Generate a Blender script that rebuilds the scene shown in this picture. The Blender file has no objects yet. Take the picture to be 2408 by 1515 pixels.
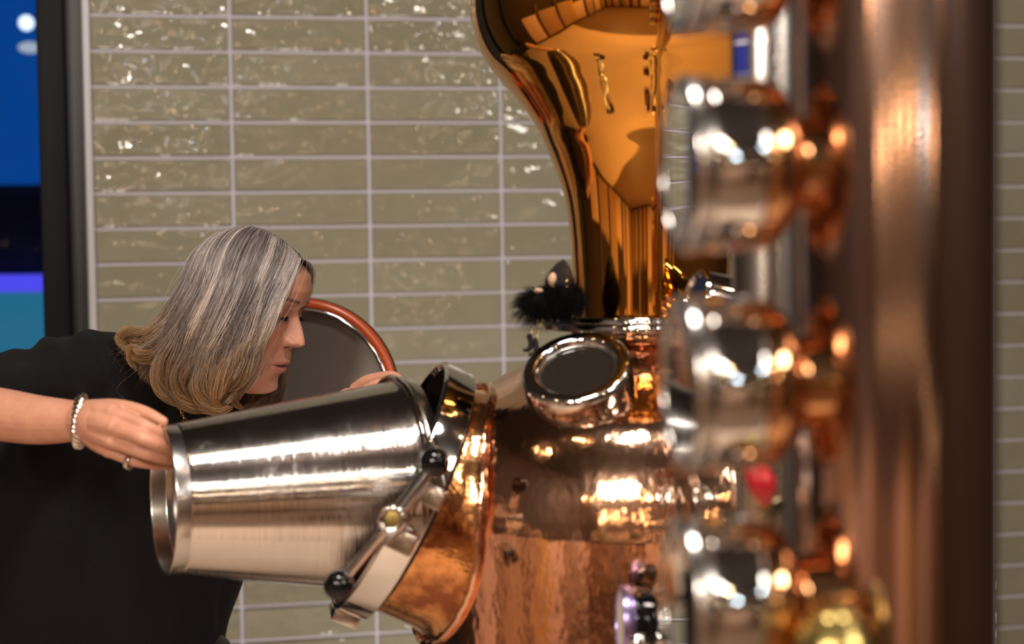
import bpy, bmesh, math, random
import numpy as np
from mathutils import Vector, Matrix
R = math.radians
random.seed(7); rng = np.random.default_rng(7)
S = bpy.context.scene
C = S.collection

# ------------------------------------------------------------------ camera
F = 4000.0                      # focal length in pixels of the 2408x1515 frame
PIT, ROL, YAW = R(2.84), R(-0.76), R(-11.33)
CAMZ = 1.5
def _rx(a): c, s = math.cos(a), math.sin(a); return np.array([[1,0,0],[0,c,-s],[0,s,c]])
def _rz(a): c, s = math.cos(a), math.sin(a); return np.array([[c,-s,0],[s,c,0],[0,0,1]])
RC = (_rz(ROL) @ _rx(PIT)).T    # camera (x right, y down, z forward) -> level frame of the same kind
CAMP = np.array([0, 0, CAMZ])
def lev(v): v = RC @ np.asarray(v, float); return np.array([v[0], v[2], -v[1]])
def at(px, py, d):
    """world point seen at pixel (px, py), d metres in front of the camera"""
    return CAMP + lev([(px-1204)/F*d, (py-757.5)/F*d, d])
cam = bpy.data.cameras.new('camera'); co = bpy.data.objects.new('camera', cam); C.objects.link(co)
xr, yd, zf = lev([1,0,0]), lev([0,1,0]), lev([0,0,1])
M = Matrix.Identity(4)
for i in range(3): M[i][0], M[i][1], M[i][2] = xr[i], -yd[i], -zf[i]
M.translation = CAMP; co.matrix_world = M
cam.sensor_width = 36; cam.lens = F/2408*36
cam.clip_start = .05; cam.clip_end = 60
cam.dof.use_dof = True; cam.dof.focus_distance = 2.56; cam.dof.aperture_fstop = 2.7
S.camera = co
# ------------------------------------------------------------------ world, exposure, light
S.view_settings.view_transform = 'Standard'; S.view_settings.look = 'None'
S.view_settings.exposure = 0.0; S.view_settings.gamma = 1; S.view_settings.use_curve_mapping = False
S.cycles.use_denoising = True; S.cycles.sample_clamp_indirect = 6.0; S.cycles.caustics_refractive = False
S.cycles.max_bounces = 10; S.cycles.glossy_bounces = 6; S.cycles.transmission_bounces = 10; S.cycles.blur_glossy = .2
w = bpy.data.worlds.new('world'); S.world = w; w.use_nodes = True
w.node_tree.nodes['Background'].inputs[0].default_value = (.02, .025, .04, 1)
w.node_tree.nodes['Background'].inputs[1].default_value = 1
WARM = (1, .80, .60); NEUT = (1, .90, .80)
def area(name, loc, size, power, color=WARM, target=None, sy=None):
    l = bpy.data.lights.new(name, 'AREA'); l.energy = power; l.color = color
    l.shape = 'RECTANGLE' if sy else 'DISK'; l.size = size
    if sy: l.size_y = sy
    o = bpy.data.objects.new(name, l); C.objects.link(o); o.location = loc
    d = Vector(target)-Vector(loc) if target else Vector((0,0,-1))
    o.rotation_euler = d.to_track_quat('-Z', 'Y').to_euler(); return o
CEIL = 3.0
area('ceiling_light', (-.15, 1.35, CEIL-.06), .35, 30, NEUT, (-.2, 2.4, 1.0))
area('ceiling_light', (.9, 1.35, CEIL-.06), .35, 13, NEUT, (.8, 2.6, .8))
area('pendant_light', (-1.6, -1.45, 2.78), .35, 52, NEUT, (-.1, 3.0, 1.1))
area('pendant_light', (-.75, -1.2, 2.72), .35, 32, NEUT, (.2, 3.0, 1.0))
area('face_fill', (2.3, -.1, CEIL-.1), .9, 64, NEUT, (-.2, 2.7, 1.1))  # unseen soft light added to brighten the face
area('lower_wall_fill', (-.1, 3.05, .12), 1.6, 9, NEUT, (-.1, 3.7, .75), .12)  # unseen fill light added to brighten the lower tiles
area('ceiling_light', (-1.6, -1.2, CEIL-.06), .4, 40, WARM, (-1.6, -2.3, .4))
area('ceiling_light', (.6, -1.5, CEIL-.06), .3, 45, WARM, (.5, -2.2, .4))

# ------------------------------------------------------------------ materials
def mat(name, base=(.8,.8,.8), rough=.5, metal=0.0, **kw):
    m = bpy.data.materials.new(name); m.use_nodes = True
    b = m.node_tree.nodes['Principled BSDF']
    b.inputs['Base Color'].default_value = (*base, 1); b.inputs['Roughness'].default_value = rough
    b.inputs['Metallic'].default_value = metal
    for k, v in kw.items(): b.inputs[k.replace('_', ' ')].default_value = v
    return m
def nd(m, t, **inp):
    n = m.node_tree.nodes.new(t)
    for k, v in inp.items(): n.inputs[k.replace('_', ' ')].default_value = v
    return n
def lk(m, a, ai, b, bi): m.node_tree.links.new(a.outputs[ai], b.inputs[bi])
def bsdf(m): return m.node_tree.nodes['Principled BSDF']
def coords(m, scale=(1,1,1), kind='Object', rot=(0,0,0)):
    t = nd(m, 'ShaderNodeTexCoord'); mp = nd(m, 'ShaderNodeMapping', Scale=scale, Rotation=rot)
    lk(m, t, kind, mp, 'Vector'); return mp
def noise(m, mp, scale, detail=2.0, rough=.5):
    n = nd(m, 'ShaderNodeTexNoise', Scale=scale, Detail=detail, Roughness=rough); lk(m, mp, 'Vector', n, 'Vector'); return n
def bump(m, src, out, dist, strength=1.0, prev=None):
    b = nd(m, 'ShaderNodeBump', Strength=strength, Distance=dist); lk(m, src, out, b, 'Height')
    if prev: lk(m, prev, 'Normal', b, 'Normal')
    lk(m, b, 'Normal', bsdf(m), 'Normal'); return b
def ramp(m, src, out, stops):
    r = nd(m, 'ShaderNodeValToRGB'); e = r.color_ramp.elements
    while len(e) < len(stops): e.new(.5)
    for k, (p, c) in enumerate(stops): e[k].position = p; e[k].color = (*c, 1) if len(c) == 3 else c
    lk(m, src, out, r, 'Fac'); return r
def emit(name, col, s):
    m = mat(name, (0,0,0), .6); b = bsdf(m)
    b.inputs['Emission Color'].default_value = (*col, 1); b.inputs['Emission Strength'].default_value = s; return m

# glazed tile: wavy hand made glaze, tone shifts from tile to tile
tile_m = mat('glazed_tile', (.18,.17,.13), .022, Specular_IOR_Level=.55)
oi = nd(tile_m, 'ShaderNodeObjectInfo'); tc = nd(tile_m, 'ShaderNodeTexCoord')
vm = nd(tile_m, 'ShaderNodeVectorMath'); vm.operation = 'MULTIPLY_ADD'
cx_ = nd(tile_m, 'ShaderNodeCombineXYZ'); lk(tile_m, oi, 'Random', cx_, 'X'); lk(tile_m, oi, 'Random', cx_, 'Z')
vm.inputs[1].default_value = (97, 31, 53); lk(tile_m, cx_, 0, vm, 0); lk(tile_m, tc, 'Object', vm, 2)
ts = nd(tile_m, 'ShaderNodeVectorMath'); ts.operation = 'MULTIPLY'; ts.inputs[1].default_value = (.55,1,1); lk(tile_m, vm, 0, ts, 0)
n1 = nd(tile_m, 'ShaderNodeTexNoise', Scale=24, Detail=1.2); lk(tile_m, ts, 0, n1, 'Vector')
n2 = nd(tile_m, 'ShaderNodeTexNoise', Scale=95, Detail=1.0); lk(tile_m, vm, 0, n2, 'Vector')
b1 = bump(tile_m, n1, 'Fac', .0060); b2 = bump(tile_m, n2, 'Fac', .0006, 1, b1)
n3 = nd(tile_m, 'ShaderNodeTexNoise', Scale=7, Detail=3); lk(tile_m, vm, 0, n3, 'Vector')
ad = nd(tile_m, 'ShaderNodeMath'); ad.operation = 'MULTIPLY_ADD'; lk(tile_m, n3, 'Fac', ad, 0); ad.inputs[1].default_value = .6
ml = nd(tile_m, 'ShaderNodeMath'); ml.operation = 'MULTIPLY'; lk(tile_m, oi, 'Random', ml, 0); ml.inputs[1].default_value = .35; lk(tile_m, ml, 0, ad, 2)
rp = ramp(tile_m, ad, 0, [(.1, (.202,.191,.134)), (.5, (.232,.218,.158)), (.8, (.258,.252,.192))]); lk(tile_m, rp, 0, bsdf(tile_m), 'Base Color')
grout_m = mat('grout', (.47,.46,.53), .8); bump(grout_m, noise(grout_m, coords(grout_m), 300), 'Fac', .0005)

def copper(name, base, rough, hammer=0.0, sc=60, stretch=(1,1,1), stain=None):
    m = mat(name, base, rough, 1.0)
    mp = coords(m, stretch); n = noise(m, mp, sc, 2.0)
    if hammer: bump(m, n, 'Fac', hammer)
    if stain:
        s = noise(m, coords(m), 11, 6, .62); r = ramp(m, s, 'Fac', stain); lk(m, r, 0, bsdf(m), 'Base Color')
    return m
neck_m = copper('lacquered_copper', (.80,.38,.075), .035, .00035, 14, (1,1,.35))
pot_m = copper('hammered_copper', (.84,.50,.33), .10, .0008, 75, (1,1,.45))
manway_m = copper('stained_copper', (.86,.5,.28), .16, .0009, 90, (1,1,1), [(.34,(.30,.11,.05)), (.46,(.78,.36,.13)), (.6,(.90,.52,.25)), (.75,(.86,.44,.17))])
column_m = copper('column_copper', (.50,.34,.28), .12, .0005, 18, (1,1,.12))
stub_m = copper('polished_copper', (.80,.42,.20), .10)
chrome_m = mat('polished_steel', (.80,.79,.78), .06, 1.0)
satin_m = mat('satin_steel', (.62,.60,.58), .22, 1.0)
steel_m = mat('brushed_steel', (.72,.69,.67), .19, 1.0)
rr_ = ramp(steel_m, noise(steel_m, coords(steel_m), 16, 5, .65), 'Fac', [(.40, (.10,)*3), (.58, (.145,)*3), (.74, (.34,)*3)]); lk(steel_m, rr_, 0, bsdf(steel_m), 'Roughness')
tcb = nd(steel_m, 'ShaderNodeTexCoord'); dtb = nd(steel_m, 'ShaderNodeVectorMath'); dtb.operation = 'DOT_PRODUCT'; lk(steel_m, tcb, 'Object', dtb, 0); dtb.inputs[1].default_value = (.976,.215,.02)
nsb = nd(steel_m, 'ShaderNodeTexNoise', Scale=900, Detail=2); nsb.noise_dimensions = '1D'; lk(steel_m, dtb, 'Value', nsb, 'W'); bump(steel_m, nsb, 'Fac', .00022)
dull_m = mat('dull_steel', (.22,.195,.185), .40, 1.0)
bump(dull_m, noise(dull_m, coords(dull_m), 900, 2), 'Fac', .0003)
brass_m = mat('brass', (.50,.39,.14), .26, 1.0)
gold_m = mat('gold', (.95,.70,.30), .2, 1.0)
silver_m = mat('silver', (.85,.80,.74), .16, 1.0)
black_m = mat('black_bakelite', (.004,.004,.005), .05, Specular_IOR_Level=.4)
blackmat_m = mat('matt_black', (.006,.006,.007), .45)
frame_m = mat('black_frame', (.0040,.0038,.0055), .5, Specular_IOR_Level=.12)
orange_m = mat('orange_silicone', (.56,.098,.028), .25, Subsurface_Weight=.1, Subsurface_Radius=(.01,.003,.001))
glass_m = mat('clear_glass', (.96,.97,.96), .02, Transmission_Weight=1.0, IOR=1.46)
pane_m = mat('window_glass', (.98,.98,1), .0, Transmission_Weight=1.0, IOR=1.1)
smoke_m = mat('dark_sight_glass', (.016,.013,.011), .035)
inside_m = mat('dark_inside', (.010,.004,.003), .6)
shirt_m = mat('black_jersey', (.0040,.0035,.0042), .9, Specular_IOR_Level=.2, Sheen_Weight=.02, Sheen_Roughness=.4)
sm = coords(shirt_m); bump(shirt_m, noise(shirt_m, coords(shirt_m, (1.2,1.2,.5)), 9, 2), 'Fac', .022, .7, bump(shirt_m, noise(shirt_m, sm, 1500, 1), 'Fac', .0006))
red_m = mat('red_enamel', (.55,.02,.03), .3)
blue_m = mat('blue_strip', (.02,.03,.22), .4)
white_m = mat('white_enamel', (.75,.73,.70), .4)
violet_m = mat('violet_anodised', (.30,.24,.50), .25, .9)

# ------------------------------------------------------------------ mesh helpers
def link(name, me, m=None, parent=None, smooth=40):
    o = bpy.data.objects.new(name, me); C.objects.link(o)
    if m: me.materials.append(m)
    if smooth:
        me.shade_smooth()
        if smooth < 180: me.set_sharp_from_angle(angle=R(smooth))
    if parent:
        o.parent = parent; o.matrix_parent_inverse = parent.matrix_world.inverted()
    return o
class MB:
    def __init__(s): s.v = []; s.f = []; s.n = 0
    def add(s, v, f):
        v = np.asarray(v, float); s.v.append(v); s.f += [tuple(i+s.n for i in q) for q in f]; s.n += len(v); return s
    def mesh(s, name='mesh'):
        me = bpy.data.meshes.new(name); me.from_pydata(np.concatenate(s.v).tolist(), [], s.f); me.update(); return me
    def build(s, name, m, parent=None, smooth=40): return link(name, s.mesh(name), m, parent, smooth)
    # shapes
    def box(s, lo, hi, X=None):
        v = np.array([[x,y,z] for x in (lo[0],hi[0]) for y in (lo[1],hi[1]) for z in (lo[2],hi[2])], float)
        if X is not None: v = X(v)
        return s.add(v, [(0,1,3,2),(4,6,7,5),(0,4,5,1),(2,3,7,6),(0,2,6,4),(1,5,7,3)])
    def bbox(s, lo, hi, b, X=None):
        """box with chamfered edges"""
        bm = bmesh.new(); bmesh.ops.create_cube(bm, size=1)
        lo, hi = np.array(lo, float), np.array(hi, float)
        for q in bm.verts: q.co = Vector((lo+hi)/2+np.array(q.co)*(hi-lo))
        bmesh.ops.bevel(bm, geom=bm.edges[:], offset=b, segments=2, affect='EDGES', profile=.5)
        bm.verts.index_update(); v = np.array([q.co[:] for q in bm.verts]); f = [[q.index for q in p.verts] for p in bm.faces]; bm.free()
        return s.add(X(v) if X is not None else v, f)
    def grid(s, P, closed_u=False, closed_v=False):
        P = np.asarray(P, float); a, b = P.shape[:2]; f = []
        for i in range(a if closed_u else a-1):
            for j in range(b if closed_v else b-1):
                i2, j2 = (i+1) % a, (j+1) % b
                f.append((i*b+j, i*b+j2, i2*b+j2, i2*b+j))
        return s.add(P.reshape(-1,3), f)
    def lathe(s, prof, X, seg=64, caps=True):
        prof = np.asarray(prof, float); a = np.linspace(0, 2*math.pi, seg, endpoint=False)
        P = np.stack([prof[:,0][:,None]*np.cos(a), prof[:,0][:,None]*np.sin(a), np.repeat(prof[:,1][:,None], seg, 1)], 2)
        k = len(prof); base = s.n
        s.grid(X(P.reshape(-1,3)).reshape(P.shape), closed_v=True)
        if caps:
            if prof[0,0] > 1e-6: s.f.append(tuple(base+i for i in range(seg))[::-1])
            if prof[-1,0] > 1e-6: s.f.append(tuple(base+(k-1)*seg+i for i in range(seg)))
        return s
    def tube(s, pts, rad, seg=16, closed=False, cap=True, flat=None):
        P = np.asarray(pts, float); n = len(P); rad = np.full(n, rad, float) if np.isscalar(rad) else np.asarray(rad, float)
        T = np.roll(P,-1,0)-np.roll(P,1,0) if closed else np.gradient(P, axis=0)
        T /= np.linalg.norm(T, axis=1)[:,None]+1e-12
        u = np.cross(T[0], [0,0,1]); u = u if np.linalg.norm(u) > .1 else np.cross(T[0], [0,1,0]); u /= np.linalg.norm(u)
        a = np.linspace(0, 2*math.pi, seg, endpoint=False); rings = []
        for i in range(n):
            u = u-T[i]*np.dot(u, T[i]); u /= np.linalg.norm(u); v = np.cross(T[i], u)
            rings.append(P[i]+rad[i]*(np.cos(a)[:,None]*u+np.sin(a)[:,None]*v))
        base = s.n; s.grid(np.array(rings), closed_u=closed, closed_v=True)
        if cap and not closed:
            s.f.append(tuple(base+i for i in range(seg))[::-1]); s.f.append(tuple(base+(n-1)*seg+i for i in range(seg)))
        return s
    def capsule(s, pts, rad, seg=16, sub=6):
        """smooth round-ended limb through the given joints"""
        P = spline(pts, sub); r = spline(np.array(rad)[:,None], sub)[:,0]
        d0 = P[0]-P[1]; d0 /= np.linalg.norm(d0); d1 = P[-1]-P[-2]; d1 /= np.linalg.norm(d1)
        k = np.array([.999,.92,.7,.38]);
        A = [P[0]+d0*r[0]*q for q in k]; ra = [r[0]*math.sqrt(1-q*q)+1e-5 for q in k]
        B = [P[-1]+d1*r[-1]*q for q in k[::-1]]; rb = [r[-1]*math.sqrt(1-q*q)+1e-5 for q in k[::-1]]
        return s.tube(np.array(A+list(P)+B), np.array(ra+list(r)+rb), seg)
    def ball(s, c, r, seg=24, sc=(1,1,1)):
        p = [(r*math.sin(t)+1e-6, -r*math.cos(t)) for t in np.linspace(0, math.pi, seg//2+1)]
        return s.lathe(p, lambda v: np.asarray(c)+v*np.array(sc), seg, False)
def spline(pts, sub):
    P = np.asarray(pts, float); n = len(P)
    if n < 3: return np.array([P[0]+(P[-1]-P[0])*t for t in np.linspace(0,1,sub+1)])
    Q = np.concatenate([[2*P[0]-P[1]], P, [2*P[-1]-P[-2]]]); out = []
    for i in range(n-1):
        p0,p1,p2,p3 = Q[i:i+4]
        for t in np.linspace(0,1,sub,endpoint=False):
            out.append(.5*(2*p1+(p2-p0)*t+(2*p0-5*p1+4*p2-p3)*t*t+(3*p1-p0-3*p2+p3)*t**3))
    out.append(P[-1]); return np.array(out)
def rnd(prof, r=.002, n=3):
    """fillet the corners of a lathe profile"""
    P = [np.array(p, float) for p in prof]; out = [P[0]]
    for a, b, c in zip(P, P[1:], P[2:]):
        d1, d2 = a-b, c-b; l1, l2 = np.linalg.norm(d1), np.linalg.norm(d2); q = min(r, l1*.45, l2*.45)
        p, e = b+d1/l1*q, b+d2/l2*q
        out += [(1-t)**2*p+2*t*(1-t)*b+t*t*e for t in np.linspace(0,1,n+1)]
    return np.array(out+[P[-1]])
def frame(o, z, up=(0,0,1)):
    """local (x, y, z) -> world with local z along the given direction"""
    z = np.asarray(z, float); z = z/np.linalg.norm(z); x = np.cross(up, z)
    x = x/np.linalg.norm(x) if np.linalg.norm(x) > 1e-6 else np.array([1.,0,0]); y = np.cross(z, x); B = np.array([x,y,z]); o = np.asarray(o, float)
    return lambda v: o+np.asarray(v, float) @ B
def thing(name, label, cat, loc, group=None):
    o = bpy.data.objects.new(name, None); C.objects.link(o); o.location = loc; o.empty_display_size = .05
    bpy.context.view_layer.update(); return tag(o, label, cat, group)
def tag(o, label, cat, group=None):
    o['label'] = label; o['category'] = cat
    if group: o['group'] = group
    return o
def struct(o): o['kind'] = 'structure'; return o
def remeshed(mb, voxel, smooth_it=6, fac=.5):
    """melt overlapping shapes into one skin"""
    o = link('melt', mb.mesh(), None, None, 0)
    m = o.modifiers.new('r', 'REMESH'); m.mode = 'VOXEL'; m.voxel_size = voxel
    s_ = o.modifiers.new('s', 'SMOOTH'); s_.iterations = smooth_it; s_.factor = fac
    dg = bpy.context.evaluated_depsgraph_get(); me = bpy.data.meshes.new_from_object(o.evaluated_get(dg))
    bpy.data.objects.remove(o); return me
def strands(name, P, rad, m, parent=None, taper=.35):
    """P: (strands, points, 3)"""
    k, n = P.shape[:2]; hc = bpy.data.hair_curves.new(name); hc.add_curves([n]*k)
    hc.attributes['position'].data.foreach_set('vector', P.astype(np.float32).ravel())
    a = hc.attributes.get('radius') or hc.attributes.new('radius', 'FLOAT', 'POINT')
    t = np.linspace(0,1,n); rr = np.broadcast_to(np.asarray(rad, float).reshape(-1,1), (k,1))*(1-(1-taper)*t**2)[None]
    a.data.foreach_set('value', rr.astype(np.float32).ravel())
    hc.materials.append(m); o = bpy.data.objects.new(name, hc); C.objects.link(o)
    if parent: o.parent = parent; o.matrix_parent_inverse = parent.matrix_world.inverted()
    return o

# ------------------------------------------------------------------ the room
WO = CAMP+lev([-.917,-.665,3.678])             # wall corner beside the trim, on the grout line of row 0
cy_, sy_ = math.cos(YAW), math.sin(YAW)
WU = np.array([cy_, -sy_, 0]); WN = np.array([-sy_, -cy_, 0])*1.0   # along the wall; out of the wall towards the room
def wl(v): v = np.asarray(v, float); return WO+v[:,0:1]*WU+v[:,1:2]*(-WN)+v[:,2:3]*np.array([0,0,1])   # (along, into wall, up)
TW, TH = .302, .0772
z0 = -WO[2]
wall = struct(MB().box((0,.004,z0), (3.6,.14,CEIL-WO[2]), wl).build('wall_back', grout_m, smooth=0))
def tile_mesh(w, h):
    mb = MB(); g = .0041; b = .0028; t = .0065
    def ring(x0,x1,zz0,zz1,y): return [(x0,y,zz0),(x1,y,zz0),(x1,y,zz1),(x0,y,zz1)]
    v = ring(g,w-g,g,h-g,.006)+ring(g,w-g,g,h-g,.004-t+.0022)+ring(g+b,w-g-b,g+b,h-g-b,.004-t)
    f = []
    for k in (0,4):
        for i in range(4): j = (i+1) % 4; f.append((k+i,k+j,k+4+j,k+4+i))
    f.append((8,9,10,11)); v = np.array(v); v -= np.array([w/2,0,h/2]); return mb.add(v, f).mesh('tile')
tme = tile_mesh(TW, TH); tme.materials.append(tile_m)
wrot = Matrix(((WU[0],-WN[0],0),(WU[1],-WN[1],0),(0,0,1)))
for c in range(8):
    for r in range(-1, 19):
        o = bpy.data.objects.new('tile', tme); C.objects.link(o)
        p = wl([[(c+.5)*TW, random.uniform(-.0006,.0006), -(r+.5)*TH]])[0]
        tilt = Matrix.Rotation(random.gauss(0,.008),3,'X') @ Matrix.Rotation(random.gauss(0,.004),3,'Z')
        o.matrix_world = Matrix.Translation(p) @ (wrot @ tilt).to_4x4(); o.parent = wall
mb = MB(); tb = np.array([v.co[:] for v in tme.vertices]); tf = [tuple(p.vertices) for p in tme.polygons]
for c in range(0, 12):
    for r in range(-13, 25):
        if (c < 8 and -1 <= r < 19) or (c+1)*TW > 3.6 or -(r+1)*TH < z0 or -r*TH > CEIL-WO[2]: continue
        mb.add(wl(tb+np.array([(c+.5)*TW,0,-(r+.5)*TH])), tf)
o = mb.build('tile_field', tile_m, wall, 0); o['kind'] = 'stuff'
trim_m = mat('pale_trim', (.45,.43,.46), .35)
struct(MB().bbox((-.014,-.014,z0), (.003,.12,CEIL-WO[2]), .002, wl).build('trim_1', trim_m))
door = struct(MB().bbox((-.104,-.075,z0), (-.050,.10,CEIL-WO[2]), .003, wl).build('door_1', frame_m))
MB().bbox((-.050,-.03,z0), (-.014,.10,CEIL-WO[2]), .003, wl).build('door_stop', blackmat_m, door)
MB().bbox((-.6,-.02,CEIL-WO[2]-.12), (-.104,.10,CEIL-WO[2]), .003, wl).build('door_head', frame_m, door)
MB().bbox((-.66,-.075,z0), (-.6,.10,CEIL-WO[2]), .003, wl).build('door_jamb', frame_m, door)
MB().box((-.6,.03,z0), (-.104,.038,CEIL-WO[2]-.12), wl).build('door_pane', pane_m, door, 0)
MB().lathe(rnd([(0,-.004),(.004,-.004),(.004,0)],.001), frame(wl([[-.062,-.076,.165]])[0], WN), 16).build('door_screw', satin_m, door)
MB().box((-2.2,.0,z0), (-.66,.12,CEIL-WO[2]), wl).build('wall_end', mat('dark_plaster', (.03,.026,.026), .7), wall, 0)
# the rest of the shell
floor_m = mat('floor_boards', (.16,.095,.06), .45); bump(floor_m, noise(floor_m, coords(floor_m,(1,8,1)), 6), 'Fac', .002)
struct(MB().box((-4,-2.5,-.1), (4,5,0)).build('floor', floor_m, smooth=0))
pale_m = mat('pale_floor_coating', (.74,.56,.43), .5)
MB().bbox((-2.55,.45,-.004), (2.5,3.2,.006), .002).build('floor_coating', pale_m, bpy.data.objects['floor'])
ceil_m = mat('ceiling_paint', (.035,.028,.025), .8)
struct(MB().box((-4,-2.5,CEIL), (4,5,CEIL+.1)).build('ceiling', ceil_m, smooth=0))
dark_m = mat('brown_wall', (.038,.021,.015), .6)
wr = struct(MB().box((2.55,-2.5,0), (2.7,5,CEIL)).build('wall_right', dark_m, smooth=0))
wlft = struct(MB().box((-2.75,-2.5,0), (-2.6,3.0,CEIL)).build('wall_left', dark_m, smooth=0))
plaster_m = mat('rose_plaster', (.72,.50,.40), .7); bump(plaster_m, noise(plaster_m, coords(plaster_m), 30), 'Fac', .003)
wf = struct(MB().box((-4,-2.5,0), (4,-2.35,CEIL)).build('wall_front', dark_m, smooth=0))
wood_m = mat('dark_wood', (.09,.04,.02), .4); tan_m = mat('tan_panel', (.46,.29,.18), .6); yel_m = mat('yellow_banner', (.62,.36,.03), .6)
grey_m = mat('grey_panel', (.22,.20,.22), .5)
X0 = -2.5
for w_, mm in ((.30,tan_m),(.10,wood_m),(.34,tan_m),(.10,None),(.22,grey_m),(.25,tan_m),(.16,wood_m),(.30,tan_m),(.12,wood_m),(.62,plaster_m),(.20,yel_m),(.14,wood_m),(.50,tan_m),(.22,None),(.55,plaster_m),(.16,wood_m),(.30,tan_m),(.18,None),(.42,tan_m)):
    if mm: MB().bbox((X0+.006,-2.352,.1), (X0+w_-.006,-2.30 if mm is not wood_m else -2.27,{plaster_m:1.1,yel_m:1.2,tan_m:1.0,grey_m:1.3,wood_m:1.36}[mm]), .004).build('wall_panel', mm, wf)
    X0 += w_
Y0 = -2.2
for w_, mm, h_ in ((.35,tan_m,1.2),(.12,wood_m,1.3),(.5,plaster_m,1.15),(.2,grey_m,1.5),(.4,tan_m,1.1),(.15,wood_m,1.4),(.6,plaster_m,1.05),(.18,yel_m,1.2),(.5,tan_m,1.2),(.12,wood_m,1.4),(.7,tan_m,1.15),(.12,wood_m,1.4),(.6,plaster_m,1.1)):
    MB().bbox((-2.602,Y0+.006,.1), (-2.55,Y0+w_-.006,h_), .004).build('wall_panel', mm, wlft); Y0 += w_
MB().bbox((-2.5,-2.352,2.2), (2.5,-2.30,2.9), .004).build('frieze', mat('frieze_paint', (.035,.022,.016), .7), wf)
MB().bbox((-2.5,-2.352,1.36), (2.5,-2.2,1.41), .004).build('rail', wood_m, wf)
# beyond the glass door: a street front lit in blue
MB_ = lambda lo, hi: MB().box(lo, hi, wl)
def slab(px0, py0, px1, py1, d, t):
    a, b = at(px0,py0,d), at(px1,py1,d); return MB().box((a[0],a[1],b[2]), (b[0],a[1]+t,a[2]))
sgn = thing('lit_shopfront', 'blue glowing shop front seen through the glass door on the far left', 'sign', at(40,1500,5.4))
slab(-420,-400,260,1900,5.5,.05).build('backdrop', mat('night_wall', (.01,.012,.03), .6), sgn, 0)
slab(-400,-300,200,430,5.46,.03).build('blue_panel', emit('blue_light', (.0,.075,.40), .62), sgn, 0)
slab(-400,652,122,686,5.42,.03).build('violet_tube', emit('violet_light', (.08,.075,.9), .95), sgn, 0)
slab(-400,694,200,1500,5.46,.03).build('teal_panel', emit('teal_light', (.02,.17,.30), .8), sgn, 0)
for q, (px_, py_, r_) in enumerate(((62,54,.024),(70,112,.036))):
    MB().ball(at(px_,py_,5.35), r_, 16, (1,1,1 if q == 0 else .5)).build('lamp_globe', emit('white_light', (.7,.85,1), (1.6,.5)[q]), sgn)

# lamps that the glaze, the copper and the steel mirror: bulbs on rails under the ceiling
fairy_m = emit('fairy_bulb', (1,.66,.36), 60)
fm = MB().ball((0,0,0), .009, 10).mesh('fairy_bulb'); fm.materials.append(fairy_m); fm.shade_smooth()
def zs(x_): return 1.488+.03*math.sin(x_*9)-.34*min(1,max(0,(x_-.9)/1.0))
strg = thing('bulb_string', 'string of tiny warm bulbs draped along the wall rail of the room', 'lamp', (0,-2.18,1.41))
MB().tube([(x_,-2.19,.012+zs(x_)) for x_ in np.linspace(-2.4,2.4,90)], .004, 6).build('wire', mat('wire_black', (.01,.01,.01), .4), strg)
MB().tube([(-2.4,-2.19,1.41),(-2.4,-2.19,1.5)], .004, 6).build('wire_end', mat('wire_black', (.01,.01,.01), .4), strg)
for k in range(26):
    x_ = -2.35+4.7*k/25; o = bpy.data.objects.new('bulb', fm); C.objects.link(o); o.location = (x_,-2.185,zs(x_)); o.parent = strg; o.matrix_parent_inverse = strg.matrix_world.inverted()
bulb_m = emit('warm_bulb', (1,.66,.36), 140); cool_m = emit('cool_bulb', (.75,.92,1), 170)
bme = MB().ball((0,0,0), .028, 12).mesh('bulb'); bme.materials.append(bulb_m); bme.shade_smooth()
bmc = MB().ball((0,0,0), .024, 12).mesh('bulb'); bmc.materials.append(cool_m); bmc.shade_smooth()
rail_m = mat('rail_black', (.01,.01,.01), .4)
for ry, rz, n, cool in ((-1.9,2.02,7,(5,)), (-1.0,2.36,8,(4,6)), (1.5,2.84,5,(2,))):
    rail = thing('lamp_rail', f'black ceiling rail of round warm bulbs, {("before the panelled wall","over the middle of the room","nearest the copper still")[(ry>-1.5)+(ry>0)]}', 'lamp', (0,ry,rz+.12), 'bulb rails under the ceiling')
    MB().bbox((-2.3,ry-.015,rz+.10), (2.3,ry+.015,rz+.13), .003).build('rail', rail_m, rail)
    for xx in (-2,2): MB().tube([(xx,ry,rz+.13),(xx,ry,CEIL)], .006, 8).build('hanger', rail_m, rail)
    for k in range(n):
        x = -2.15+4.3*(k+.5)/n+random.uniform(-.06,.06)
        MB().tube([(x,ry,rz+.025),(x,ry,rz+.10)], .012, 10).build('socket', rail_m, rail)
        o = bpy.data.objects.new('bulb', bmc if k in cool else bme); C.objects.link(o); o.location = (x,ry,rz); o.parent = rail; o.matrix_parent_inverse = rail.matrix_world.inverted()

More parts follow.
